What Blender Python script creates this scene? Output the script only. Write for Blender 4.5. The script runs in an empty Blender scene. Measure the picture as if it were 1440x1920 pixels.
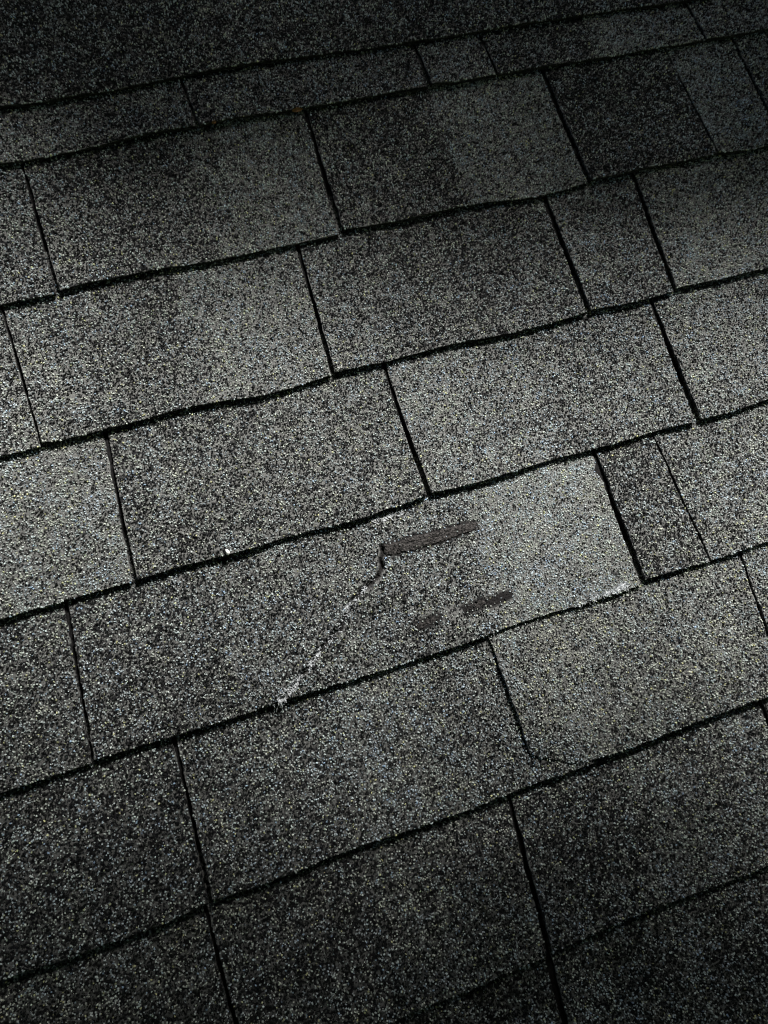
import bpy, math
import numpy as np
from mathutils import Matrix, Vector

# ---------------------------------------------------------------- camera, sky, sun, exposure
scene = bpy.context.scene
col = scene.collection
PITCH = math.radians(24.0)                 # slope of the roof
c, s = math.cos(PITCH), math.sin(PITCH)
# roof frame: u along the courses, v up the slope, n out of the roof
ROOF = Matrix(((1, 0, 0, 0), (0, c, -s, 0), (0, s, c, 4.2), (0, 0, 0, 1)))

cam_data = bpy.data.cameras.new('camera')
cam = bpy.data.objects.new('camera', cam_data)
col.objects.link(cam)
scene.camera = cam
cam_data.sensor_fit = 'VERTICAL'
cam_data.sensor_height = 32.0
cam_data.lens = 32.0 * 1390.0 / 1920.0
cam_data.clip_start = 0.02
cam_data.clip_end = 500.0
cam.matrix_world = ROOF @ Matrix(((0.94436701, 0.2687476, -0.18959348, 0.0),
                                  (-0.29562208, 0.94625456, -0.1311865, 0.0),
                                  (0.14414763, 0.17993622, 0.97305931, 0.699),
                                  (0, 0, 0, 1)))

SUN_ROOF = Vector((0.42, 0.66, 0.61)).normalized()      # towards the sun, in the roof frame
SUN = (ROOF.to_3x3() @ SUN_ROOF).normalized()
world = bpy.data.worlds.new('World')
scene.world = world
world.use_nodes = True
wn = world.node_tree
bg = wn.nodes['Background']
sky = wn.nodes.new('ShaderNodeTexSky')
sky.sky_type = 'NISHITA'
sky.sun_disc = False
sky.sun_elevation = math.asin(SUN.z)
sky.sun_rotation = math.atan2(SUN.x, SUN.y)
wn.links.new(sky.outputs['Color'], bg.inputs['Color'])
bg.inputs['Strength'].default_value = 0.05
sky.air_density = 0.4
sky.dust_density = 2.0
sky.ozone_density = 0.3

sun_data = bpy.data.lights.new('sun', 'SUN')
sun_data.energy = 4.0
sun_data.angle = math.radians(11.0)
sun_data.color = (1.0, 0.985, 0.95)
sun = bpy.data.objects.new('sun', sun_data)
col.objects.link(sun)
sun.rotation_euler = (-SUN).to_track_quat('-Z', 'Y').to_euler()

vs = scene.view_settings
vs.view_transform = 'Standard'
vs.look = 'None'
vs.exposure = 2.5
vs.gamma = 1.0
vs.use_curve_mapping = False
scene.cycles.pixel_filter_type = 'BLACKMAN_HARRIS'
scene.cycles.filter_width = 1.2

# ---------------------------------------------------------------- traced layout, millimetres on the roof plane
# (course, left joint top/bottom, right joint top/bottom, butt edge, blend of granules along the tab, warm(+)/cool(-), lift of the left edge, gap, tag)
TABS = [
 (0,None,None,[[-233.5,586.9],[-111.6,586.1],[-81.7,583.4],[-43.6,584.9],[-8.5,583.9],[27.6,586.6],[64.7,588.6],[102.4,590.1],[147.8,589.8],[194.0,588.8],[241.3,587.7],[272.9,586.2],[314.1,585.8],[359.6,584.8],[402.9,585.7],[442.2,586.1],[513.1,585.5],[577.8,584.9],[633.9,583.1],[669.8,582.4],[782.8,584.6],[989.8,583.0]],[(0,0.34),(0.3,0.36),(0.45,0.3),(0.6,0.36),(1,0.34)],0,1,1.0,''),
 (1,None,[[67.0,583.6],[68.7,531.1]],[[-245.4,524.1],[-124.8,525.7],[-95.2,523.3],[-57.7,524.6],[-22.4,526.6],[13.3,529.9],[49.7,530.8],[68.5,529.6]],[(0,0.5),(0.55,0.55),(0.75,0.45),(1,0.5)],0.0,0.0,1.0,''),
 (1,[[68.6,583.3],[71.1,531.9]],[[325.2,580.3],[323.3,530.2]],[[70.6,529.2],[108.7,530.6],[131.1,530.1],[165.2,529.3],[182.4,528.6],[223.6,529.3],[271.9,530.1],[322.4,528.7]],[(0,0.4),(0.4,0.45),(0.7,0.42),(1,0.45)],-0.1,1.3,2.2,''),
 (1,[[326.5,578.7],[326.9,531.5]],[[402.2,578.0],[403.0,531.2]],[[326.3,531.3],[351.8,528.6],[370.7,528.5],[401.4,528.4]],[(0,0.5),(1,0.48)],0.1,1,1.0,''),
 (1,[[404.6,577.6],[405.3,532.1]],[[668.4,579.4],[669.7,532.2]],[[403.6,529.3],[448.4,528.8],[488.5,529.3],[542.1,527.5],[598.1,528.3],[640.5,527.4],[666.7,528.0]],[(0,0.36),(0.46,0.36),(0.5,0.58),(1,0.6)],0.25,0.3,1.0,''),
 (1,[[670.6,577.6],[672.4,531.8]],None,[[669.9,528.9],[705.8,527.1],[728.3,527.7],[758.7,528.5],[964.2,529.5]],[(0,0.5),(1,0.5)],0.2,1,1.0,''),
 (2,None,[[-106.7,519.9],[-105.0,386.7]],[[-272.9,379.4],[-156.2,381.6],[-127.3,381.4],[-105.6,381.8]],[(0,0.5),(1,0.45)],0,0.0,1.0,''),
 (2,[[-104.7,517.8],[-100.9,387.4]],[[182.4,524.5],[176.6,387.9]],[[-101.3,383.1],[-76.9,385.3],[-46.6,385.1],[-5.5,384.8],[46.4,381.7],[89.8,381.9],[133.9,381.6],[174.7,382.2]],[(0,0.45),(0.3,0.38),(0.55,0.4),(0.59,0.6),(0.75,0.62),(1,0.6)],0.2,0.9,1.0,''),
 (2,[[185.2,522.0],[182.1,391.0]],[[459.2,519.7],[461.3,384.3]],[[180.7,387.0],[214.6,384.5],[249.4,383.1],[298.0,385.2],[346.6,383.7],[394.8,378.0],[433.8,379.5],[459.7,382.6]],[(0,0.42),(0.3,0.36),(0.49,0.34),(0.52,0.6),(1,0.64)],0.3,0.5,1.0,''),
 (2,[[462.9,519.0],[466.5,387.9]],[[620.3,516.9],[628.2,388.8]],[[464.5,384.9],[494.6,384.0],[528.5,385.0],[562.5,384.9],[625.1,384.5]],[(0,0.32),(1,0.34)],-0.1,1,1.0,''),
 (2,[[621.6,516.7],[630.1,388.4]],[[709.2,521.1],[713.9,410.5]],[[627.5,385.4],[666.7,381.7],[700.1,382.0]],[(0,0.6),(1,0.6)],-0.6,0.3,0.2,''),
 (2,[[712.6,520.5],[717.2,411.3]],None,[[703.9,384.1],[740.7,383.8],[895.0,385.0]],[(0,0.5),(1,0.5)],0.3,1,1.0,''),
 (3,None,[[-156.8,375.5],[-151.8,243.8]],[[-300.8,232.2],[-215.2,237.6],[-187.4,238.8],[-152.5,238.1]],[(0,0.5),(1,0.5)],0,0.0,1.0,''),
 (3,[[-154.5,375.0],[-150.2,244.4]],[[131.6,377.3],[125.9,244.9]],[[-150.3,241.7],[-135.6,239.3],[-108.2,239.4],[-83.7,239.8],[-51.0,240.3],[-16.7,242.1],[17.0,239.4],[48.7,235.1],[84.6,235.9],[124.0,238.9]],[(0,0.56),(0.25,0.46),(0.52,0.4),(0.56,0.6),(1,0.58)],0,0.9,1.0,''),
 (3,[[134.2,376.7],[129.6,246.2]],[[407.6,375.9],[407.4,242.6]],[[127.8,240.7],[149.3,240.5],[180.6,238.4],[215.1,239.7],[254.3,240.6],[320.2,236.4],[361.3,236.7],[405.2,239.1]],[(0,0.45),(0.3,0.42),(0.6,0.36),(1,0.45)],-0.1,0.6,1.0,''),
 (3,[[412.4,374.9],[412.2,245.2]],[[519.0,375.0],[512.1,241.2]],[[409.7,241.1],[445.6,238.2],[477.8,237.5],[509.9,238.8]],[(0,0.44),(1,0.44)],-0.4,1,1.0,''),
 (3,[[522.7,374.2],[516.9,243.3]],None,[[515.0,241.4],[545.5,240.7],[579.0,239.4],[607.1,240.8],[634.4,239.1],[823.5,235.7]],[(0,0.5),(0.1,0.6),(0.3,0.62),(1,0.5)],0.3,0.8,1.0,''),
 (4,None,[[-96.8,232.2],[-103.5,96.5]],[[-327.5,91.0],[-218.8,94.9],[-196.1,96.1],[-173.6,95.1],[-158.4,95.4],[-135.0,95.8],[-103.5,95.3]],[(0,0.65),(1,0.68)],0,0.0,1.0,''),
 (4,[[-93.6,231.3],[-100.1,97.0]],[[179.1,232.6],[180.9,97.5]],[[-100.0,95.8],[-84.2,95.6],[-63.0,96.9],[-30.4,95.5],[9.5,94.7],[44.4,96.6],[78.3,94.8],[113.5,93.3],[131.9,95.1],[159.5,96.0],[180.7,98.2]],[(0,0.42),(0.5,0.46),(1,0.5)],0.15,0.8,1.0,''),
 (4,[[182.2,231.8],[185.3,100.7]],[[485.0,233.0],[481.7,93.5]],[[184.3,98.9],[215.8,97.3],[244.0,96.2],[271.5,97.0],[311.6,98.6],[350.8,97.2],[391.5,96.1],[434.1,97.7],[481.2,95.4]],[(0,0.6),(0.35,0.55),(0.6,0.46),(1,0.5)],-0.35,1,1.0,''),
 (4,[[488.6,232.1],[488.6,97.7]],None,[[486.8,96.3],[519.0,95.1],[546.0,96.0],[573.5,97.5],[757.2,97.1]],[(0,0.5),(0.4,0.55),(1,0.5)],-0.2,0.9,1.0,''),
 (5,None,[[-166.2,89.6],[-174.1,-43.9]],[[-354.4,-50.9],[-249.7,-46.3],[-223.7,-46.1],[-197.3,-46.0],[-174.1,-46.0]],[(0,0.5),(1,0.48)],0.1,0.0,1.0,''),
 (5,[[-163.7,88.8],[-171.0,-42.6]],[[362.2,89.4],[362.1,-43.6]],[[-171.0,-44.2],[-146.1,-44.6],[-100.2,-46.2],[-68.6,-46.6],[-30.1,-47.1],[-13.1,-44.3],[8.1,-46.3],[36.2,-46.9],[70.2,-47.8],[105.0,-48.2],[140.2,-48.0],[176.5,-48.0],[195.1,-46.9],[221.7,-45.7],[259.7,-45.6],[297.1,-47.8],[326.3,-48.5],[359.5,-47.5]],[(0,0.42),(0.225,0.4),(0.25,0.52),(0.6,0.52),(0.7,0.55),(0.745,0.74),(1,0.76)],-0.3,1.0,1.0,'damaged'),
 (5,[[366.1,88.3],[367.8,-41.5]],[[433.1,84.3],[441.6,-45.9]],[[366.0,-43.3],[392.3,-44.5],[416.8,-45.0],[440.1,-46.2]],[(0,0.36),(1,0.36)],0.1,1.2,1.0,''),
 (5,[[435.4,83.7],[443.7,-45.3]],None,[[442.4,-45.2],[466.5,-46.6],[486.2,-45.5],[512.1,-45.5],[690.2,-42.8]],[(0,0.5),(1,0.5)],0,0.6,0.5,''),
 (6,None,[[-105.6,-51.3],[-110.0,-186.2]],[[-380.5,-188.7],[-280.2,-186.1],[-252.8,-188.0],[-227.6,-189.0],[-196.2,-189.1],[-167.0,-189.9],[-137.5,-189.7],[-110.1,-187.3]],[(0,0.42),(0.5,0.38),(1,0.38)],-0.2,0.0,1.0,''),
 (6,[[-103.0,-52.2],[-107.0,-185.5]],[[249.1,-50.3],[255.5,-191.6]],[[-107.0,-186.2],[-69.4,-187.6],[-37.9,-188.4],[-5.5,-186.6],[27.5,-186.6],[60.6,-188.3],[94.0,-189.4],[128.5,-190.7],[171.8,-188.5],[193.5,-188.4],[220.6,-189.6],[255.1,-190.1]],[(0,0.46),(0.385,0.48),(0.41,0.62),(0.6,0.6),(0.7,0.52),(1,0.5)],-0.15,0.4,1.0,'under'),
 (6,[[196.3,-51.5],[198.1,-159.2]],[[478.1,-49.8],[468.8,-188.0]],[[196.5,-161.4],[207.2,-168.5],[222.7,-176.2],[236.6,-183.9],[249.7,-186.3],[264.6,-187.3],[301.8,-188.9],[341.4,-188.0],[381.4,-188.0],[421.3,-188.7],[450.4,-189.0],[466.8,-188.8]],[(0,0.6),(0.25,0.66),(0.45,0.6),(0.55,0.58),(1,0.56)],0.4,1.9,1.0,'clipped'),
 (6,[[480.4,-50.4],[471.4,-187.7]],None,[[469.7,-188.1],[527.5,-187.9],[620.7,-188.0]],[(0,0.55),(1,0.5)],0,2.6,1.0,''),
 (7,None,[[-116.3,-192.8],[-115.6,-336.7]],[[-408.7,-337.0],[-273.1,-336.7],[-115.4,-336.5]],[(0,0.45),(1,0.42)],0.35,0.0,1.0,''),
 (7,[[-113.8,-193.7],[-111.8,-336.1]],[[167.4,-190.8],[156.7,-329.9]],[[-111.7,-335.9],[-46.1,-334.1],[-8.2,-334.1],[23.6,-329.6],[48.0,-330.1],[81.3,-330.6],[122.1,-331.0],[155.6,-330.6]],[(0,0.36),(0.5,0.35),(0.54,0.47),(1,0.45)],0.3,0.9,1.0,''),
 (7,[[170.3,-191.8],[161.1,-329.3]],[[441.8,-192.3],[438.9,-332.9]],[[160.7,-328.3],[203.2,-327.6],[245.0,-327.3],[315.0,-330.3],[358.4,-332.6],[388.6,-332.9],[437.4,-332.4]],[(0,0.4),(0.4,0.35),(0.46,0.5),(1,0.5)],0,1.2,1.0,''),
 (7,[[445.5,-192.4],[442.7,-332.7]],None,[[441.0,-332.6],[551.5,-332.5]],[(0,0.45),(1,0.45)],0,1,1.0,''),
 (8,None,[[155.5,-333.2],[145.8,-471.3]],[[-434.2,-471.6],[-138.9,-467.5],[145.1,-470.7]],[(0,0.35),(1,0.33)],0,0.0,1.0,''),
 (8,[[160.7,-333.3],[150.9,-471.6]],None,[[150.3,-470.6],[480.7,-480.5]],[(0,0.4),(1,0.4)],0,1.3,1.0,''),
]
CRACK = [[123.1,60.8],[120.7,49.7],[114.0,38.4],[104.6,32.3],[93.9,28.6],[81.9,20.3],[72.9,11.6],[64.2,-0.1],[52.7,-3.8],[41.6,-13.5],[29.7,-20.9],[14.4,-30.1],[4.4,-38.8],[-5.5,-43.5]]
CREASE = [[-40.7,91.1],[-42.8,72.3],[-45.4,47.7],[-46.5,25.5],[-45.1,5.2],[-41.7,-18.1],[-41.9,-36.6]]
SCAR_A = [[124.0,63.7],[134.4,63.9],[147.8,63.3],[164.3,63.3],[180.4,62.0],[197.1,61.5],[211.1,61.4],[219.2,60.2],[219.9,55.5],[209.6,51.9],[193.6,51.1],[176.7,50.5],[160.0,50.0],[146.5,50.7],[135.9,51.7],[127.2,53.1],[123.4,56.4]]
SCAR_B0 = [[131.9,-16.9],[144.2,-15.4],[156.3,-15.0],[157.1,-19.4],[145.3,-22.1],[132.3,-22.2]]
SCAR_B1 = [[165.2,-14.5],[176.2,-14.7],[180.2,-19.1],[170.6,-21.4],[163.6,-19.3]]
SCAR_B2 = [[181.5,-15.2],[193.8,-14.7],[202.4,-14.1],[205.0,-18.1],[194.4,-21.3],[184.2,-20.3]]
SCAR_B3 = [[207.1,-16.6],[219.0,-14.9],[230.2,-15.0],[230.4,-19.4],[219.5,-21.5],[207.0,-21.9]]
FRAY = [[-4.3,-42.9],[1.6,-39.8],[8.8,-35.7],[28.7,-21.1],[38.0,-15.4],[74.8,16.2],[96.0,28.5],[83.8,19.7],[106.5,34.9],[342.4,-43.3],[335.9,-44.6],[324.0,-44.4],[308.5,-46.3],[293.9,-46.2],[123.5,89.7],[136.9,89.1],[151.7,89.3],[201.8,89.4]]
STONE = [[-16.5,97.0]]
SCRAP = [[86.9,527.8],[174.8,526.7]]
PALE = [[362.4,527.2],[370.2,527.8],[606.4,523.8],[449.5,585.3],[450.9,236.4],[122.8,88.8],[198.3,-47.9],[231.1,-323.3],[358.7,-331.4],[150.5,528.1],[213.9,97.6],[264.6,94.7],[137.3,243.1],[400.0,375.6],[121.8,-194.0],[504.9,-45.3],[486.1,-43.9],[441.2,-45.0]]

# ---------------------------------------------------------------- helpers
rng = np.random.default_rng(11)


def hash2(ix, iy, seed):
    h = (ix.astype(np.int64) * 374761393 + iy.astype(np.int64) * 668265263 + seed * 1442695041) & 0x7fffffff
    h = ((h ^ (h >> 13)) * 1274126177) & 0x7fffffff
    h = (h ^ (h >> 16)) & 0xffff
    return h / 65535.0


def noise2(x, y, seed=0):
    """smooth value noise, -1..1"""
    x = np.asarray(x, float); y = np.asarray(y, float)
    x, y = np.broadcast_arrays(x, y)
    ix, iy = np.floor(x), np.floor(y)
    fx, fy = x - ix, y - iy
    fx = fx * fx * (3 - 2 * fx); fy = fy * fy * (3 - 2 * fy)
    a = hash2(ix, iy, seed); b = hash2(ix + 1, iy, seed)
    cc = hash2(ix, iy + 1, seed); d = hash2(ix + 1, iy + 1, seed)
    return ((a * (1 - fx) + b * fx) * (1 - fy) + (cc * (1 - fx) + d * fx) * fy) * 2 - 1


def mesh_from(name, verts, faces_flat, face_len, smooth=False):
    """faces_flat: flat vertex index array, face_len: int (all faces alike)"""
    me = bpy.data.meshes.new(name)
    n = len(faces_flat) // face_len
    me.vertices.add(len(verts))
    me.vertices.foreach_set('co', np.asarray(verts, np.float32).ravel())
    me.loops.add(len(faces_flat))
    me.loops.foreach_set('vertex_index', np.asarray(faces_flat, np.int32))
    me.polygons.add(n)
    me.polygons.foreach_set('loop_start', np.arange(n, dtype=np.int32) * face_len)
    me.polygons.foreach_set('use_smooth', np.full(n, smooth, bool))
    me.update(calc_edges=True)
    return me


def attr_f(me, name, vals):
    a = me.attributes.new(name, 'FLOAT', 'POINT')
    a.data.foreach_set('value', np.asarray(vals, np.float32))


def attr_c(me, name, rgb):
    a = me.attributes.new(name, 'FLOAT_COLOR', 'POINT')
    rgba = np.ones((len(rgb), 4), np.float32); rgba[:, :3] = rgb
    a.data.foreach_set('color', rgba.ravel())


def link(name, me, mat, parent=None, **props):
    o = bpy.data.objects.new(name, me)
    if mat is not None:
        me.materials.append(mat)
    col.objects.link(o)
    o.parent = parent
    for k, v in props.items():
        o[k] = v
    return o


def dist_poly(P, line):
    """distance of points P (n,2) to an open polyline (metres)"""
    best = np.full(len(P), 1e9)
    for a, b in zip(line[:-1], line[1:]):
        ab = b - a
        t = np.clip(((P - a) @ ab) / max(ab @ ab, 1e-12), 0, 1)
        best = np.minimum(best, np.linalg.norm(P - (a + t[:, None] * ab), axis=1))
    return best


def inside(P, poly):
    r = np.zeros(len(P), bool)
    j = len(poly) - 1
    for i in range(len(poly)):
        xi, yi = poly[i]; xj, yj = poly[j]
        cond = (yi > P[:, 1]) != (yj > P[:, 1])
        with np.errstate(divide='ignore', invalid='ignore'):
            xx = (xj - xi) * (P[:, 1] - yi) / (yj - yi) + xi
        r ^= cond & (P[:, 0] < xx)
        j = i
    return r


M = lambda pts: np.array(pts, float) / 1000.0
CRACK, CREASE, SCAR_A = M(CRACK), M(CREASE), M(SCAR_A)
SCARS_B = [M(q) for q in (SCAR_B0, SCAR_B1, SCAR_B2, SCAR_B3)]
_k = np.linspace(0, len(CRACK) - 1, 46)            # a jagged path
_j = np.random.default_rng(3).normal(0, 0.0011, (46, 2))
_j[0] = 0
CRACK = np.stack([np.interp(_k, np.arange(len(CRACK)), CRACK[:, i]) for i in (0, 1)], 1) + _j
FRAY, STONE, SCRAP, PALE = M(FRAY), M(STONE), M(SCRAP), M(PALE)


# ---------------------------------------------------------------- materials
def new_mat(name):
    m = bpy.data.materials.new(name)
    m.use_nodes = True
    nt = m.node_tree
    return m, nt, nt.nodes['Principled BSDF']


def N(nt, kind, **kw):
    n = nt.nodes.new(kind)
    for k, v in kw.items():
        setattr(n, k, v)
    return n


def shingle_material():
    m, nt, p = new_mat('asphalt_with_fine_grit')
    L = nt.links.new
    tc = N(nt, 'ShaderNodeTexCoord')
    tone = N(nt, 'ShaderNodeAttribute', attribute_name='tone')
    cover = N(nt, 'ShaderNodeAttribute', attribute_name='cover')
    vo = N(nt, 'ShaderNodeTexVoronoi', feature='F1')
    vo.inputs['Scale'].default_value = 520.0
    L(tc.outputs['Object'], vo.inputs['Vector'])
    sep = N(nt, 'ShaderNodeSeparateColor')
    L(vo.outputs['Color'], sep.inputs['Color'])
    sub = N(nt, 'ShaderNodeMath', operation='ADD')
    L(sep.outputs['Red'], sub.inputs[0]); L(tone.outputs['Fac'], sub.inputs[1])
    ramp = N(nt, 'ShaderNodeValToRGB')
    e = ramp.color_ramp.elements
    e[0].position = 0.62; e[0].color = (0.012, 0.012, 0.013, 1)
    e[1].position = 1.45 / 1.5; e[1].color = (0.12, 0.12, 0.115, 1)
    x = e.new(0.78); x.color = (0.02, 0.02, 0.02, 1)
    L(sub.outputs[0], ramp.inputs['Fac'])
    # bare asphalt where the granules are gone
    mix = N(nt, 'ShaderNodeMix', data_type='RGBA')
    mix.inputs['A'].default_value = (0.014, 0.013, 0.013, 1)
    L(cover.outputs['Fac'], mix.inputs['Factor'])
    L(ramp.outputs['Color'], mix.inputs['B'])
    L(mix.outputs['Result'], p.inputs['Base Color'])
    p.inputs['Roughness'].default_value = 0.9
    p.inputs['Specular IOR Level'].default_value = 0.08
    bump = N(nt, 'ShaderNodeBump', invert=True)
    bump.inputs['Strength'].default_value = 0.9
    bump.inputs['Distance'].default_value = 0.0008
    L(vo.outputs['Distance'], bump.inputs['Height'])
    L(bump.outputs['Normal'], p.inputs['Normal'])
    return m


def granule_material():
    m, nt, p = new_mat('ceramic_granules')
    a = N(nt, 'ShaderNodeAttribute', attribute_name='granule_colour')
    nt.links.new(a.outputs['Color'], p.inputs['Base Color'])
    p.inputs['Roughness'].default_value = 0.8
    p.inputs['Specular IOR Level'].default_value = 0.12
    return m


def noisy_material(name, c0, c1, scale, rough, bump_d, spec=0.3):
    m, nt, p = new_mat(name)
    L = nt.links.new
    tc = N(nt, 'ShaderNodeTexCoord')
    no = N(nt, 'ShaderNodeTexNoise')
    no.inputs['Scale'].default_value = scale
    no.inputs['Detail'].default_value = 5.0
    L(tc.outputs['Object'], no.inputs['Vector'])
    ramp = N(nt, 'ShaderNodeValToRGB')
    ramp.color_ramp.elements[0].position = 0.35; ramp.color_ramp.elements[0].color = (*c0, 1)
    ramp.color_ramp.elements[1].position = 0.68; ramp.color_ramp.elements[1].color = (*c1, 1)
    L(no.outputs['Fac'], ramp.inputs['Fac'])
    L(ramp.outputs['Color'], p.inputs['Base Color'])
    bump = N(nt, 'ShaderNodeBump')
    bump.inputs['Strength'].default_value = 0.8
    bump.inputs['Distance'].default_value = bump_d
    L(no.outputs['Fac'], bump.inputs['Height'])
    L(bump.outputs['Normal'], p.inputs['Normal'])
    p.inputs['Roughness'].default_value = rough
    p.inputs['Specular IOR Level'].default_value = spec
    return m


MAT_SHINGLE = shingle_material()
MAT_GRANULE = granule_material()
MAT_FELT = noisy_material('black_felt', (0.006, 0.006, 0.006), (0.014, 0.013, 0.013), 400, 0.95, 0.0005, 0.1)
MAT_TAR = noisy_material('bare_asphalt', (0.007, 0.0066, 0.0063), (0.075, 0.069, 0.066), 520, 0.9, 0.0045, 0.1)
MAT_FIBRE = noisy_material('glass_fibre', (0.24, 0.25, 0.26), (0.58, 0.60, 0.61), 600, 0.6, 0.0002)
MAT_STONE = noisy_material('white_quartz', (0.55, 0.54, 0.50), (0.8, 0.79, 0.76), 300, 0.5, 0.0004)
MAT_SCRAP = noisy_material('orange_brown_leaf', (0.09, 0.04, 0.01), (0.20, 0.095, 0.018), 500, 0.7, 0.0003)

# ---------------------------------------------------------------- the roof
roof = bpy.data.objects.new('shingle_roof', None)
col.objects.link(roof)
roof.matrix_world = ROOF
roof['label'] = 'weathered dark grey asphalt shingle roof slope filling the whole view'
roof['category'] = 'roof'
roof['kind'] = 'thing'

COURSE_V = [0.5862, 0.5283, 0.3840, 0.2402, 0.0945, -0.0476, -0.1905, -0.3345, -0.4775]
HID = 0.045                      # hidden upper part of each tab
EXPO = 0.1435


def course_v(r):
    if r < 0:
        return COURSE_V[0] - r * EXPO
    if r >= len(COURSE_V):
        return COURSE_V[-1] - (r - len(COURSE_V) + 1) * EXPO
    return COURSE_V[r]


FRAME = M([[-86.3, 709.9], [780.5, 570.3], [337.1, -461.7], [-289.4, -220.2]])      # what the picture covers


def frame_dist(P):
    """0 inside the covered patch of roof, else distance to it"""
    d = dist_poly(P, np.vstack([FRAME, FRAME[:1]]))
    d[inside(P, FRAME)] = 0
    return d


class Tab:
    def __init__(self, row, l, r, b, tone, tint, lift, gap, tag, seed):
        self.row, self.tone, self.tint, self.lift, self.tag, self.seed = row, tone, tint, lift, tag, seed
        b = M(b)
        g = gap * 0.0005
        vt_exp = course_v(row - 1)                       # butt of the course above
        self.vtop = vt_exp + HID
        def edge(jt, end, sign):
            if jt is None:
                return end[0], end[0]
            (ut, vt), (ub, vb) = M(jt)
            k = (ut - ub) / (vt - vb)
            return ub + (end[1] - vb) * k + sign * g, ub + (self.vtop - vb) * k + sign * g
        self.ubl, self.utl = edge(l, b[0], +1)
        self.ubr, self.utr = edge(r, b[-1], -1)
        self.bu, self.bv = b[:, 0].copy(), b[:, 1].copy()
        if len(b) > 5 and tag != 'clipped':           # ease the traced edge
            du = np.linspace(self.bu[0], self.bu[-1], 200)
            dv = np.interp(du, self.bu, self.bv)
            k = max(1, int(0.014 / max(du[1] - du[0], 1e-5)))
            pad = np.concatenate([2 * dv[0] - dv[k:0:-1], dv, 2 * dv[-1] - dv[-2:-k - 2:-1]])
            self.bu, self.bv = du, np.convolve(pad, np.ones(2 * k + 1) / (2 * k + 1), 'valid')
        self.zb = 0.0052 + (0.0012 if row >= 6 else 0.0)
        self.height = self.vtop - self.bv.mean()
        self.width = self.ubr - self.ubl
        self.t_exp = min(1.0, (vt_exp - self.bv.mean()) / self.height)

    def surf(self, sx, t):
        """(0..1 along, 0..1 up) -> u, v, z"""
        ub = self.ubl + (self.ubr - self.ubl) * sx
        vb = np.interp(ub, self.bu, self.bv)
        vb = vb + 0.0003 * noise2(ub * 260, self.row * 7.3 + 0 * ub, 5) + 0.0003 * noise2(ub * 90, self.row * 3.1 + 0 * ub, 6)
        ut = self.utl + (self.utr - self.utl) * sx
        u = ub + (ut - ub) * t
        v = vb + (self.vtop - vb) * t
        # ragged side edges
        u = u + (0.0007 * noise2(v * 210, self.seed + 0 * v, 8) + 0.0007 * noise2(v * 60, self.seed + 0.5 + 0 * v, 9)) * np.exp(-np.minimum(sx, 1 - sx) * self.width / 0.004)
        if self.tag == 'damaged':        # a bite out of the right-hand edge
            wgt = np.exp(-((v - 0.0745) / 0.006) ** 2) * np.exp(-(1 - sx) * self.width / 0.008)
            u = u - 0.0045 * wgt
        return u, v, self.z(u, v, sx, t)

    def z(self, u, v, sx, t):
        up = v - (self.vtop - HID - self.height + HID)
        frac = np.clip(t / max(self.t_exp, 1e-3), 0, 1.6)
        z = self.zb * (1 - frac) + 0.0002
        z = z + 0.0011 * self.lift * (1 - np.clip(sx * self.width / 0.12, 0, 1)) * np.clip(1.45 - frac, 0, 1) * (np.clip(0.1 + t * 5, 0, 1) if self.tag == 'clipped' else 1)
        if self.tag == 'clipped':
            z = z + 0.0019 * np.clip(1.6 - frac, 0, 1) * np.clip(0.3 + t * 6, 0, 1)
        # hand-laid waviness and slight curl of the butt
        z = z + (0.0006 * noise2(u * 14, v * 14, 21) + 0.0005 * noise2(u * 34, v * 30, 22) + 0.0003 * noise2(u * 80, v * 80, 23)) * np.clip(1.3 - frac, 0, 1)
        z = z + (0.0006 * noise2(u * 19, self.row * 5.7 + 0 * u, 24) + 0.0003) * np.clip(1 - frac * 3, 0, 1)
        if self.tag == 'damaged':
            P = np.stack([np.ravel(u), np.ravel(v)], 1)
            dc = dist_poly(P, CRACK).reshape(np.shape(u))
            de = dist_poly(P, CREASE).reshape(np.shape(u))
            wob = 1 + 0.5 * noise2(u * 150, v * 150, 31)
            z = z + 0.0018 * np.exp(-(dc / 0.009) ** 2) - 0.0046 * wob * np.exp(-(dc / 0.0021) ** 2)
            z = z + 0.0011 * np.exp(-(de / 0.006) ** 2)
        return z

    def blend(self, u, v, sx):
        """share of pale granules"""
        w = sx + 0.006 / max(self.width, .02) * noise2(v * 60, u * 20, 41 + self.seed)
        k = [a for a, _ in self.tone]; q = [b for _, b in self.tone]
        t = np.interp(w, k, q)
        return t + 0.05 * noise2(u * 28, v * 22, 43) + 0.04 * noise2(u * 70, v * 70, 44)


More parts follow.
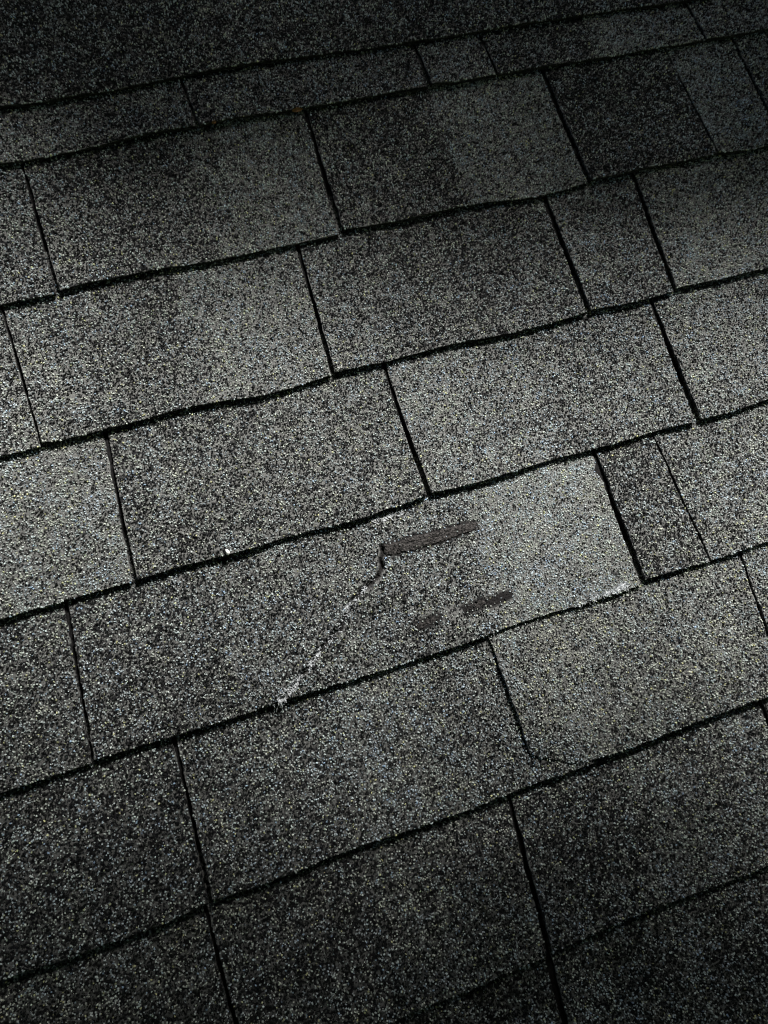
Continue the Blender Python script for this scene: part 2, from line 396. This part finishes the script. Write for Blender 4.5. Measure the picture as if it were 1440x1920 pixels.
def granule_colours(n, blend, tint, u, v):
    """real albedos of the mixed black, grey and pale stone granules"""
    # pale granules lie in little drifts: rank a mix of white and short-wave noise
    sc = 0.56 * rng.random(n) + 0.44 * (0.5 + 0.5 * noise2(u * 270, v * 270, 52))
    r = np.empty(n); r[np.argsort(sc)] = (np.arange(n) + 0.5) / n
    p_light = np.clip(0.47 + (blend - 0.47) * 1.0, 0.08, 0.92)
    g = np.empty(n)
    dark = r > p_light
    g[dark] = 0.004 + 0.022 * rng.random(dark.sum()) ** 2
    lt = ~dark
    g[lt] = 0.22 + 0.38 * rng.random(lt.sum())
    t = tint * 0.8 + 1.3 * noise2(u * 95, v * 95, 51) + 0.5 * (rng.random(n) - 0.5)
    gm_ = 0.5 * noise2(u * 80 + 9, v * 80, 53) + 0.25
    rgb = np.stack([g * (0.94 + 0.05 * t - 0.03 * gm_), g * (1.02 + 0.012 * t + 0.02 * gm_), g * (0.985 - 0.085 * t - 0.02 * gm_)], 1)
    y = rng.random(n) < 0.06                       # the odd ochre granule
    rgb[y & lt] *= np.array([1.08, 1.0, 0.6])
    b = rng.random(n) < 0.06                        # and a slate-blue one
    rgb[b & lt] *= np.array([0.7, 0.84, 1.08])
    return rgb


SP = 0.00185


def bare_mask(P):
    """granules worn away"""
    keep = np.ones(len(P), bool)
    near = (np.abs(P[:, 0] - 0.1) < 0.25) & (np.abs(P[:, 1] - 0.03) < 0.13)
    idx = np.where(near)[0]
    if len(idx):
        Q = P[idx]
        k = np.ones(len(Q), bool)
        k &= dist_poly(Q, CRACK) > np.where(Q[:, 1] > CRACK[14, 1], 0.0034, 0.0024) + 0.0016 * noise2(Q[:, 0] * 200, Q[:, 1] * 200, 61)
        k &= ~(inside(Q, SCAR_A) & (rng.random(len(Q)) < np.where(dist_poly(Q, np.vstack([SCAR_A, SCAR_A[:1]])) < 0.0020, 0.6, 0.93)))
        da = dist_poly(Q, np.vstack([SCAR_A, SCAR_A[:1]]))
        k &= ~((da < 0.0020) & (rng.random(len(Q)) < 0.6))
        for q in SCARS_B:
            k &= ~(inside(Q, q) & (rng.random(len(Q)) < 0.72))
            k &= ~((dist_poly(Q, np.vstack([q, q[:1]])) < 0.0035) & (rng.random(len(Q)) < 0.42))
        keep[idx] = k
    return keep


def t_row_near_pale(tab):
    return tab.seed <= len(TABS)


def build_tab(tab, detailed=True):
    step = 0.004 if detailed else 0.012
    if tab.tag == 'damaged':
        step = 0.0013
    nu = max(8, int(tab.width / step)); nv = max(6, int(tab.height / (step * 1.5)))
    S, T = np.meshgrid(np.linspace(0, 1, nu + 1), np.linspace(0, 1, nv + 1) ** 1.15, indexing='xy')
    u, v, z = tab.surf(S, T)
    top = np.stack([u, v, z], -1)
    # butt profile, going down from the edge: two laminated layers with a seam between
    ub, vb, zb = u[0], v[0], z[0]
    sx = S[0]
    o = 0.0010 * noise2(ub * 55, ub * 0 + tab.seed, 71) + 0.0007 * noise2(ub * 160, ub * 0 + tab.seed, 72)
    lay = [(-0.0003 + 0 * o, -0.0006), (0.0001 + 0 * o, -0.0021), (0.0018 + 0 * o, -0.0024), (0.0018 + 0 * o, -0.0028),
           (0.0002 + o, -0.0030), (0.0003 + o, -0.0050), (0.0060 + 0 * o, -0.0056)]
    front = np.stack([np.stack([ub, vb + dv, np.maximum(zb + dz, -0.0010)], -1) for dv, dz in lay])
    # sides: skirts straight down
    left = top[:, 0].copy(); left[:, 2] = np.minimum(left[:, 2] - 0.0046, -0.0002)
    right = top[:, -1].copy(); right[:, 2] = np.minimum(right[:, 2] - 0.0046, -0.0002)
    grid = top.reshape(-1, 3)
    W = nu + 1
    a = (np.arange(nv)[:, None] * W + np.arange(nu)[None]).ravel()
    faces = [np.stack([a, a + 1, a + 1 + W, a + W], 1)]
    verts = [grid]
    base = len(grid)
    f = front.reshape(-1, 3)
    verts.append(f)
    prev = np.arange(W)
    for k in range(len(lay)):
        cur = base + k * W + np.arange(W)
        faces.append(np.stack([cur[:-1], cur[1:], prev[1:], prev[:-1]], 1))
        prev = cur
    base += len(f)
    verts += [left, right]
    li = base + np.arange(nv + 1); tl = np.arange(nv + 1) * W
    faces.append(np.stack([li[:-1], tl[:-1], tl[1:], li[1:]], 1)[:, ::-1])
    ri = base + nv + 1 + np.arange(nv + 1); tr = np.arange(nv + 1) * W + nu
    faces.append(np.stack([tr[:-1], ri[:-1], ri[1:], tr[1:]], 1)[:, ::-1])
    V = np.vstack(verts); F = np.vstack(faces)
    me = mesh_from('shingle', V, F.ravel(), 4, smooth=False)
    P = V[:, :2]
    tone = np.zeros(len(V)); cov = np.zeros(len(V))
    tone[:len(grid)] = tab.blend(u.ravel(), v.ravel(), S.ravel()); cov[:len(grid)] = 1
    tone[len(grid):] = 0.1; cov[len(grid):] = 0.35
    if tab.tag == 'damaged':
        cov[:len(grid)] *= np.clip((dist_poly(P[:len(grid)], CRACK) - 0.001) / 0.002, 0, 1)
        for q in [SCAR_A, SCARS_B[0], SCARS_B[2], SCARS_B[3]]:
            dq = dist_poly(P[:len(grid)], np.vstack([q, q[:1]]))
            dq[inside(P[:len(grid)], q)] = 0
            cov[:len(grid)] *= np.clip((dq - 0.0015) / 0.002, 0, 1)
    attr_f(me, 'tone', tone); attr_f(me, 'cover', cov)
    props = {}
    if tab.tag == 'damaged':
        props['label'] = 'cracked shingle with pale torn fibres and bare asphalt scars'
    if tab.tag == 'clipped':
        props['label'] = 'shingle with its lower left corner cut off'
    ob = link('shingle', me, MAT_SHINGLE, roof, **props)
    # granules
    nu = int(tab.width / SP); nv = int(tab.height * (tab.t_exp * 1.06 + 0.01) / SP)
    if nu < 2 or nv < 2:
        return ob
    I, Jr = np.meshgrid(np.arange(nu), np.arange(nv), indexing='xy')
    sx = (I + 0.5 + (Jr % 2) * 0.5 + rng.uniform(-.55, .55, I.shape)).ravel() / nu
    t = (Jr + 0.15 + rng.uniform(-.55, .55, I.shape)).ravel() / nv * (tab.t_exp * 1.06 + 0.01)
    ok = (sx > 0.0004) & (sx < 0.9996) & (t > -0.0006 / tab.height)
    sx, t = sx[ok], t[ok]
    u, v, z = tab.surf(sx, np.maximum(t, 0))
    v = v + np.minimum(t, 0) * tab.height
    P = np.stack([u, v], 1)
    d = frame_dist(P)
    keep = rng.random(len(P)) > np.clip((d - 0.05) / 0.10, 0, 1)
    if tab.tag == 'damaged':
        keep &= bare_mask(P)
    keep &= rng.random(len(P)) < 0.9
    u, v, z, sx = u[keep], v[keep], z[keep], sx[keep]
    n = len(u)
    if n < 10:
        return ob
    rad = rng.uniform(0.00062, 0.00132, n)
    ang = rng.uniform(0, 2 * math.pi, n)
    asp = rng.uniform(0.65, 1.0, n)
    h = rad * rng.uniform(0.7, 1.25, n)
    tx, ty = rng.uniform(-.35, .35, (2, n))              # tilt of the upper facet
    vv = np.empty((n, 8, 3))
    for k in range(4):
        a = k * math.pi / 2 + rng.uniform(-.45, .45, n)
        rr = rad * rng.uniform(0.8, 1.15, n)
        x, y = rr * np.cos(a), rr * np.sin(a) * asp
        X, Y = x * np.cos(ang) - y * np.sin(ang), x * np.sin(ang) + y * np.cos(ang)
        vv[:, k, 0] = u + X
        vv[:, k, 1] = v + Y
        vv[:, k, 2] = z - 0.0002
        w = rng.uniform(0.35, 0.7, n)
        vv[:, k + 4, 0] = u + X * w
        vv[:, k + 4, 1] = v + Y * w
        vv[:, k + 4, 2] = z + h + (X * tx + Y * ty) * w
    pale = np.zeros(n, bool)
    if t_row_near_pale(tab):
        pale = (np.linalg.norm((np.stack([u, v], 1)[:, None] - PALE[None]) / np.array([0.0042, 0.0022]), axis=2).min(1) < 1) & (rng.random(n) < 0.7)
    b8 = (np.arange(n) * 8)[:, None, None]
    quad = np.array([[4, 5, 6, 7], [0, 1, 5, 4], [1, 2, 6, 5], [2, 3, 7, 6], [3, 0, 4, 7]])[None]
    F = (b8 + quad).reshape(-1)
    gm = mesh_from('granules', vv.reshape(-1, 3), F, 4)
    colr = granule_colours(n, tab.blend(u, v, sx), tab.tint, u, v)
    colr[pale] = rng.uniform(0.35, 0.62, pale.sum())[:, None] * np.array([1.0, 1.0, 0.97])
    attr_c(gm, 'granule_colour', np.repeat(colr, 8, axis=0))
    link('granules', gm, MAT_GRANULE, ob, kind='stuff')
    return ob


tabs = []
for k, d in enumerate(TABS):
    tabs.append(Tab(*d, seed=k + 1))
damaged = next(t for t in tabs if t.tag == 'damaged')

# plain tabs that carry the roof on beyond the picture
U0, U1 = -1.15, 1.65
for row in range(-3, 12):
    mine = [t for t in tabs if t.row == row and t.seed <= len(TABS)]
    spans = []
    if mine:
        spans = [(U0, min(t.ubl for t in mine) - 0.001), (max(t.ubr for t in mine) + 0.001, U1)]
    else:
        spans = [(U0, U1)]
    for a, b in spans:
        x = a
        first = True
        while x < b - 0.03:
            w = float(rng.choice([0.08, 0.16, 0.21, 0.26, 0.32]))
            y = b if b - (x + w) < 0.06 else min(b, x + w)
            vb = course_v(row) * 1000
            q = float(rng.uniform(.34, .62))
            tabs.append(Tab(row, None, None, [[x * 1000 + 0.6, vb], [(x + y) * 500, vb + rng.uniform(-1, 1)], [y * 1000 - 0.6, vb]],
                            [(0, q), (1, q + rng.uniform(-.1, .1))], float(rng.uniform(-.3, .3)), float(rng.uniform(.2, 1)), 1.0, '', 100 + len(tabs)))
            x = y
for t in tabs:
    build_tab(t, detailed=t.seed <= len(TABS))

# black felt under the shingles, seen only down the joints
fe = np.array([[U0, -1.0, -0.0016], [U1, -1.0, -0.0016], [U1, 1.15, -0.0016], [U0, 1.15, -0.0016],
               [U0, -1.0, -0.02], [U1, -1.0, -0.02], [U1, 1.15, -0.02], [U0, 1.15, -0.02]])
ff = np.array([[0, 1, 2, 3], [7, 6, 5, 4], [0, 4, 5, 1], [1, 5, 6, 2], [2, 6, 7, 3], [3, 7, 4, 0]])
link('underlayment', mesh_from('underlayment', fe, ff.ravel(), 4), MAT_FELT, roof)

# ---------------------------------------------------------------- damage on the cracked shingle
dam_ob = next(o for o in roof.children if o.get('label', '').startswith('cracked'))


def dam_z(P):
    """height of the cracked shingle's face at plan points"""
    P = np.atleast_2d(P)
    vb = np.interp(P[:, 0], damaged.bu, damaged.bv)
    t = (P[:, 1] - vb) / (damaged.vtop - vb)
    ul = damaged.ubl + (damaged.utl - damaged.ubl) * t
    ur = damaged.ubr + (damaged.utr - damaged.ubr) * t
    sx = (P[:, 0] - ul) / (ur - ul)
    return damaged.z(P[:, 0], P[:, 1], sx, t)


def patch(name, outline, crown, label=None):
    """a low, crusty pad of bare asphalt following the shingle's face, with thickness"""
    ctr = outline.mean(0)
    # densify the outline
    pts = []
    for a, b in zip(outline, np.roll(outline, -1, 0)):
        m = max(2, int(np.linalg.norm(b - a) / 0.0015))
        for k in range(m):
            pts.append(a + (b - a) * k / m)
    pts = np.array(pts)
    pts = pts + 0.0013 * np.stack([noise2(pts[:, 0] * 500, pts[:, 1] * 500, 81), noise2(pts[:, 0] * 500, pts[:, 1] * 500, 82)], 1)
    d = outline[len(outline) // 2] - outline[0]
    axis = d / np.linalg.norm(d)
    along = (pts - ctr) @ axis
    spine = ctr + along[:, None] * axis * 0.93
    rings = [(0.0, -0.0004), (0.0, crown * 0.55), (0.18, crown), (0.55, crown * 1.05), (0.97, crown * 0.9)]
    V = []
    for k, h in rings:
        q = pts + (spine - pts) * k
        zz = dam_z(q) + h + 0.0005 * noise2(q[:, 0] * 450, q[:, 1] * 450, 83) * (h > 0)
        V.append(np.column_stack([q, zz]))
    n = len(pts)
    F = []
    for r in range(len(rings) - 1):
        i = np.arange(n); j = (i + 1) % n
        F.append(np.stack([r * n + i, r * n + j, (r + 1) * n + j, (r + 1) * n + i], 1))
    V = np.vstack(V); F = np.vstack(F)
    return link(name, mesh_from(name, V, F.ravel(), 4, True), MAT_TAR, dam_ob, **({'label': label} if label else {}))


def clip_u(poly, u0, u1):
    q = poly[(poly[:, 0] >= u0) & (poly[:, 0] <= u1)]
    return q


def split_poly(poly, d, k):
    """half-plane clip (Sutherland-Hodgman): keep points with p.d <= k"""
    out = []
    for a, b in zip(poly, np.roll(poly, -1, 0)):
        fa, fb = a @ d - k, b @ d - k
        if fa <= 0:
            out.append(a)
        if (fa < 0) != (fb < 0):
            out.append(a + (b - a) * fa / (fa - fb))
    return np.array(out)


ax = np.array([1.0, 0.06]); ax /= np.linalg.norm(ax)
k0 = SCAR_A[0] @ ax + 0.0145
patch('asphalt_scar', split_poly(SCAR_A, ax, k0 - 0.0004), 0.0010, 'bare grey-brown asphalt scar at the head of the crack')
patch('asphalt_scar', split_poly(SCAR_A, -ax, -(k0 + 0.0004)), 0.0009)
for q in (SCARS_B[0], SCARS_B[2]):
    patch('asphalt_scar', q, 0.00015)


def flake_blocks(spots, nv):
    """small chalky plates of torn mat: flat eight-cornered chips"""
    V, F = [], []
    for (p, spread, count, direction) in spots:
        al = np.array([math.cos(direction), math.sin(direction)]); pe = np.array([-al[1], al[0]])
        for _ in range(count):
            a = p + al * rng.normal(0, spread * 1.4) + pe * rng.normal(0, spread * 0.5)
            z0 = dam_z(np.array([a]))[0] + rng.uniform(0.0002, 0.0012)
            r = rng.uniform(0.0006, 0.0015); th = rng.uniform(0, 6.28); tl = rng.normal(0, 0.3, 2)
            for lev in (0, 1):
                for k in range(4):
                    q = th + k * math.pi / 2 + rng.uniform(-.4, .4)
                    rr = r * rng.uniform(0.6, 1.3) * (1 - 0.3 * lev)
                    x, y = rr * math.cos(q), rr * math.sin(q) * 0.7
                    V.append((a[0] + x, a[1] + y, z0 + lev * 0.0006 + x * tl[0] + y * tl[1]))
            F += [(nv + 4, nv + 5, nv + 6, nv + 7), (nv, nv + 1, nv + 5, nv + 4), (nv + 1, nv + 2, nv + 6, nv + 5), (nv + 2, nv + 3, nv + 7, nv + 6), (nv + 3, nv, nv + 4, nv + 7)]
            nv += 8
    return V, F


def fibres(spots, name, label, flakes=()):
    """torn glass-fibre mat: fine bent strands and small crumpled tufts"""
    V, F = [], []
    nv = 0
    for (p, spread, count, ln, direction, rise) in spots:
        for _ in range(count):
            al = np.array([math.cos(direction), math.sin(direction)]); pe = np.array([-al[1], al[0]])
            a = p + al * rng.normal(0, spread * 1.5) + pe * rng.normal(0, spread * 0.5)
            th = direction + rng.normal(0, 0.85)
            L = ln * rng.uniform(0.5, 1.4)
            m = 5
            s_ = np.linspace(0, 1, m)
            bend = rng.normal(0, 0.5)
            cx = a[0] + L * s_ * np.cos(th + bend * s_)
            cy = a[1] + L * s_ * np.sin(th + bend * s_)
            base = dam_z(np.array([a]))[0]
            cz = np.maximum(dam_z(np.column_stack([cx, cy])), base - 0.001) + 0.0006 + rise * rng.uniform(0.2, 1.0) * np.sin(s_ * math.pi * 0.8)
            r = rng.uniform(0.00018, 0.00042)
            for j in range(m):
                for k in range(3):
                    q = k * 2.0944
                    V.append((cx[j] + r * math.cos(q) * -math.sin(th), cy[j] + r * math.cos(q) * math.cos(th), cz[j] + r * math.sin(q)))
            for j in range(m - 1):
                for k in range(3):
                    F.append((nv + j * 3 + k, nv + j * 3 + (k + 1) % 3, nv + (j + 1) * 3 + (k + 1) % 3, nv + (j + 1) * 3 + k))
            nv += m * 3
    fv, ff_ = flake_blocks(flakes, nv)
    V += fv; F += ff_
    me = mesh_from(name, np.array(V), np.array(F).ravel(), 4)
    return link(name, me, MAT_FIBRE, dam_ob, label=label, kind='stuff')


crack_dir = math.atan2(*(CRACK[-1] - CRACK[14])[::-1])
sp = []
for k, (cnt, sprd) in enumerate([(85, .0034), (70, .0034), (50, .0030), (22, .0022), (20, .0022), (46, .0026), (26, .0018), (10, .0022), (4, .0014)]):
    sp.append((FRAY[k], sprd, cnt // 2, 0.0026, crack_dir, 0.0006))
for q in np.linspace(0.25, 1, 26):                 # a thin line of threads all down the crack
    i = q * (len(CRACK) - 1); i0 = min(int(i), len(CRACK) - 2)
    sp.append((CRACK[i0] + (CRACK[i0 + 1] - CRACK[i0]) * (i - i0), 0.0013, (int(rng.integers(3, 14)) if q > 0.72 else int(rng.integers(0, 6))) if q > 0.35 else 0, 0.0038, crack_dir, 0.0007))
side = np.array([-math.sin(crack_dir), math.cos(crack_dir)]) * -0.0016
fl = [(FRAY[k] + side * 0.5, w, c_, crack_dir) for k, (c_, w) in enumerate([(34, .0030), (26, .0030), (20, .0030), (11, .0026), (11, .0026), (22, .0028), (12, .0020), (8, .0024), (3, .002)])]
for q in np.linspace(0.42, 0.98, 24):
    i = q * (len(CRACK) - 1); i0 = min(int(i), len(CRACK) - 2)
    fl.append((CRACK[i0] + (CRACK[i0 + 1] - CRACK[i0]) * (i - i0) + side * rng.choice([1.6, 1, -1.2]), 0.0016, int(rng.integers(0, 4)), crack_dir))
fibres(sp, 'torn_fibres', 'pale torn fibres along the crack', fl)
sp = [(FRAY[9], .0024, 120, .0032, math.pi * 0.97, .0005), (FRAY[10], .0022, 80, .0032, math.pi, .0006),
      (FRAY[11], .0020, 26, .004, math.pi, .0004), (FRAY[12], .0016, 16, .004, math.pi, .0002), (FRAY[13], .0016, 12, .004, math.pi, .0002)]
fl = [(FRAY[9], .0026, 42, 0.25), (FRAY[10], .0022, 30, 0.25), (FRAY[11], .0026, 18, 0.25), (FRAY[12], .0024, 12, 0.25), (FRAY[13], .0024, 8, 0.25)]
fibres(sp, 'torn_fibres', 'white torn fibres on the lower edge', fl)
sp = [(FRAY[14], .0030, 20, .005, 0.2, .0004), (FRAY[15], .0032, 30, .005, 0.2, .0004), (FRAY[16], .0030, 10, .005, 0.1, .0004), (FRAY[17], .0025, 8, .005, 0.1, .0004)]
fibres(sp, 'torn_fibres', 'pale fibres under the butt of the course above')


# ---------------------------------------------------------------- loose things on the roof
def chip(name, P, size, z, mat, label, category, seed, rot=0.0):
    """an irregular faceted chip (icosphere hull pushed about)"""
    import bmesh
    bm = bmesh.new()
    bmesh.ops.create_icosphere(bm, subdivisions=2, radius=1.0)
    r = np.random.default_rng(seed)
    dirs = r.normal(size=(9, 3)); dirs /= np.linalg.norm(dirs, axis=1)[:, None]
    off = r.uniform(0.6, 0.95, 9)
    for vtx in bm.verts:
        p = np.array(vtx.co)
        for d, o in zip(dirs, off):
            e = p @ d
            if e > o:
                p = p - d * (e - o)
        vtx.co = Vector(p * np.array(size))
    me = bpy.data.meshes.new(name)
    bm.to_mesh(me); bm.free()
    o = link(name, me, mat)
    o.matrix_world = ROOF @ Matrix.Translation((P[0], P[1], z)) @ Matrix.Rotation(rot, 4, 'Z')
    o['label'] = label; o['category'] = category
    return o


def scrap(P, w, h, z, label, seed, rot):
    """a curled scrap of dead leaf with a midrib"""
    r = np.random.default_rng(seed)
    m, k = 13, 7
    V = []
    for top in (1, 0):
        for i in range(m):
            x = i / (m - 1) * 2 - 1
            half = (1 - abs(x) ** 1.8) * (1 + 0.25 * r.uniform(-1, 1))
            for j in range(k):
                y = (j / (k - 1) * 2 - 1) * half
                zz = 0.35 * y * y * h + 0.25 * h * math.sin(x * 4 + seed) - 0.12 * h * math.exp(-(y * 5) ** 2)
                V.append((x * w, y * h, zz + (0.00018 if top else 0)))
    F = []
    for b in (0, m * k):
        for i in range(m - 1):
            for j in range(k - 1):
                q = [b + i * k + j, b + (i + 1) * k + j, b + (i + 1) * k + j + 1, b + i * k + j + 1]
                F.append(q if b == 0 else q[::-1])
    ring = [j for j in range(k)] + [i * k + k - 1 for i in range(1, m)] + [(m - 1) * k + j for j in range(k - 2, -1, -1)] + [i * k for i in range(m - 2, 0, -1)]
    for a, b in zip(ring, ring[1:] + ring[:1]):
        F.append([a, b, b + m * k, a + m * k])
    me = mesh_from('leaf_scrap', np.array(V), np.array(F).ravel(), 4, True)
    o = link('leaf_scrap', me, MAT_SCRAP)
    o.matrix_world = ROOF @ Matrix.Translation((P[0], P[1], z)) @ Matrix.Rotation(rot, 4, 'Z') @ Matrix.Rotation(0.5, 4, 'X')
    o['label'] = label; o['category'] = 'leaf scrap'
    return o


chip('stone_chip', STONE[0], (0.0019, 0.0034, 0.0026), 0.0085, MAT_STONE, 'tiny white stone chip on the butt edge left of the crack', 'stone chip', 4, 0.3)
scrap(SCRAP[1] + np.array([0, 0.0006]), 0.0062, 0.0022, 0.0060, 'larger orange leaf scrap caught under a butt edge beside a joint', 3, 0.05)
scrap(SCRAP[0] + np.array([0, 0.0012]), 0.0028, 0.0016, 0.0068, 'smaller orange leaf speck caught under a butt edge near the top', 8, 0.2)


# ---------------------------------------------------------------- unseen tree added to darken the slope's top and bottom, and the ground below
MAT_BARK = noisy_material('bark', (0.05, 0.035, 0.025), (0.14, 0.105, 0.08), 30, 0.9, 0.01)
MAT_LEAF = noisy_material('green_leaves', (0.035, 0.06, 0.02), (0.07, 0.11, 0.035), 3, 0.6, 0.0005)
MAT_LAWN = noisy_material('lawn', (0.035, 0.055, 0.02), (0.07, 0.09, 0.035), 2, 0.95, 0.02)
g = np.array([[-400, -400, 0], [400, -400, 0], [400, 400, 0], [-400, 400, 0.0]])
link('ground', mesh_from('ground', g, np.array([0, 1, 2, 3]), 4), MAT_LAWN, kind='structure')
PA = np.array([0.9545, -0.2982]); QA = np.array([0.2982, 0.9545])        # along and across the limbs, on the roof plane
ROOF_INV = ROOF.inverted()


def roof_pt(p, q, n):
    xy = p * PA + q * QA
    return np.array(ROOF @ Vector((xy[0], xy[1], n)))


def tube(path, radii, sides=9):
    path = np.array(path); V = []; F = []
    for i in range(len(path)):
        d = path[min(i + 1, len(path) - 1)] - path[max(i - 1, 0)]
        d /= np.linalg.norm(d)
        a = np.cross(d, [0.3, 0.2, 0.93]); a /= np.linalg.norm(a); e = np.cross(d, a)
        for k in range(sides):
            q = 2 * math.pi * k / sides
            V.append(path[i] + radii[i] * (math.cos(q) * a + math.sin(q) * e))
    for i in range(len(path) - 1):
        for k in range(sides):
            k2 = (k + 1) % sides
            F.append((i * sides + k, i * sides + k2, (i + 1) * sides + k2, (i + 1) * sides + k))
    return np.array(V), np.array(F)


tree_foot = np.array([3.3, 1.2, 0.0])
tree = bpy.data.objects.new('added_shade_tree', None)  # added out of view, only to block sun and sky over the slope
col.objects.link(tree)
tree.location = Vector(tree_foot)
tree['label'] = 'leafy tree added out of view to shade the top and bottom of the roof slope'
tree['category'] = 'tree'
tv, tf = [], []
def add_tube(path, radii):
    V, F = tube(path, radii)
    tf.append(F + sum(len(x) for x in tv)); tv.append(V)
fork = tree_foot + np.array([-0.1, 0.1, 5.6])
add_tube([tree_foot + np.array([0, 0, -0.2]), tree_foot + np.array([0.03, 0, 1.5]), tree_foot + np.array([-0.05, 0.05, 3.5]), fork, fork + np.array([0.1, 0.1, 1.6])], [0.30, 0.24, 0.20, 0.17, 0.08])
NZ = 1.05
SHIFT = (QA[0] * SUN_ROOF.x + QA[1] * SUN_ROOF.y) / SUN_ROOF.z * NZ
GAP0, GAP1 = -0.005 + SHIFT, 0.31 + SHIFT       # slot shaped in the added foliage so sun reaches the middle band
LIMBS = [-2.3, -1.5, -0.7, 0.1, 0.9, 2.3, 3.0]
for q in LIMBS:
    pts = [fork] + [roof_pt(p, q + 0.06 * math.sin(p * 3 + q * 5), NZ + 0.05 * math.sin(p * 2 + q)) for p in np.linspace(1.9, -2.2, 11)]
    add_tube(pts, np.linspace(0.075, 0.012, len(pts)))
tv = np.vstack(tv) - tree_foot
link('trunk', mesh_from('trunk', tv, np.vstack(tf).ravel(), 4, True), MAT_BARK, tree)
lr = np.random.default_rng(5)
n = 40000
p = lr.uniform(-2.4, 3.1, n); q = lr.uniform(-2.9, 3.6, n)
e = 0.03 * noise2(p * 4, q * 0, 91) + 0.03 * noise2(p * 11, q * 0, 92)
ok = (q < GAP0 + e) | (q > GAP1 + e)
p, q = p[ok], q[ok]; n = len(p)
nz = np.maximum(NZ + lr.normal(0, 0.06, n), 0.95)
ctr = (p[:, None] * PA + q[:, None] * QA)
d1 = lr.normal(size=(n, 3)) * np.array([1, 1, 0.35]); d1 /= np.linalg.norm(d1, axis=1)[:, None]
nn = lr.normal(size=(n, 3)) * 0.45 + np.array([0, 0, 1.0])
d2 = np.cross(nn, d1); d2 /= np.linalg.norm(d2, axis=1)[:, None]
d3 = np.cross(d1, d2)
L_ = lr.uniform(0.04, 0.065, n)[:, None]; Wd = L_ * 0.62
C3 = np.column_stack([ctr, nz])
lv = np.stack([C3 - d1 * L_, C3 - d1 * L_ * 0.2 + d2 * Wd + d3 * 0.006, C3 + d1 * L_ * 0.5 + d2 * Wd * 0.6 + d3 * 0.006, C3 + d1 * L_,
               C3 + d1 * L_ * 0.5 - d2 * Wd * 0.6 + d3 * 0.006, C3 - d1 * L_ * 0.2 - d2 * Wd + d3 * 0.006], 1)
Rm = np.array(ROOF.to_3x3()); To = np.array(ROOF.translation)
lv = lv.reshape(-1, 3) @ Rm.T + To - tree_foot
lf = ((np.arange(n) * 6)[:, None, None] + np.array([[0, 1, 2, 3], [0, 3, 4, 5]])[None]).reshape(-1)
link('crown', mesh_from('crown', lv, lf, 4), MAT_LEAF, tree)  # leaf layer of the added tree, laid out for its shade
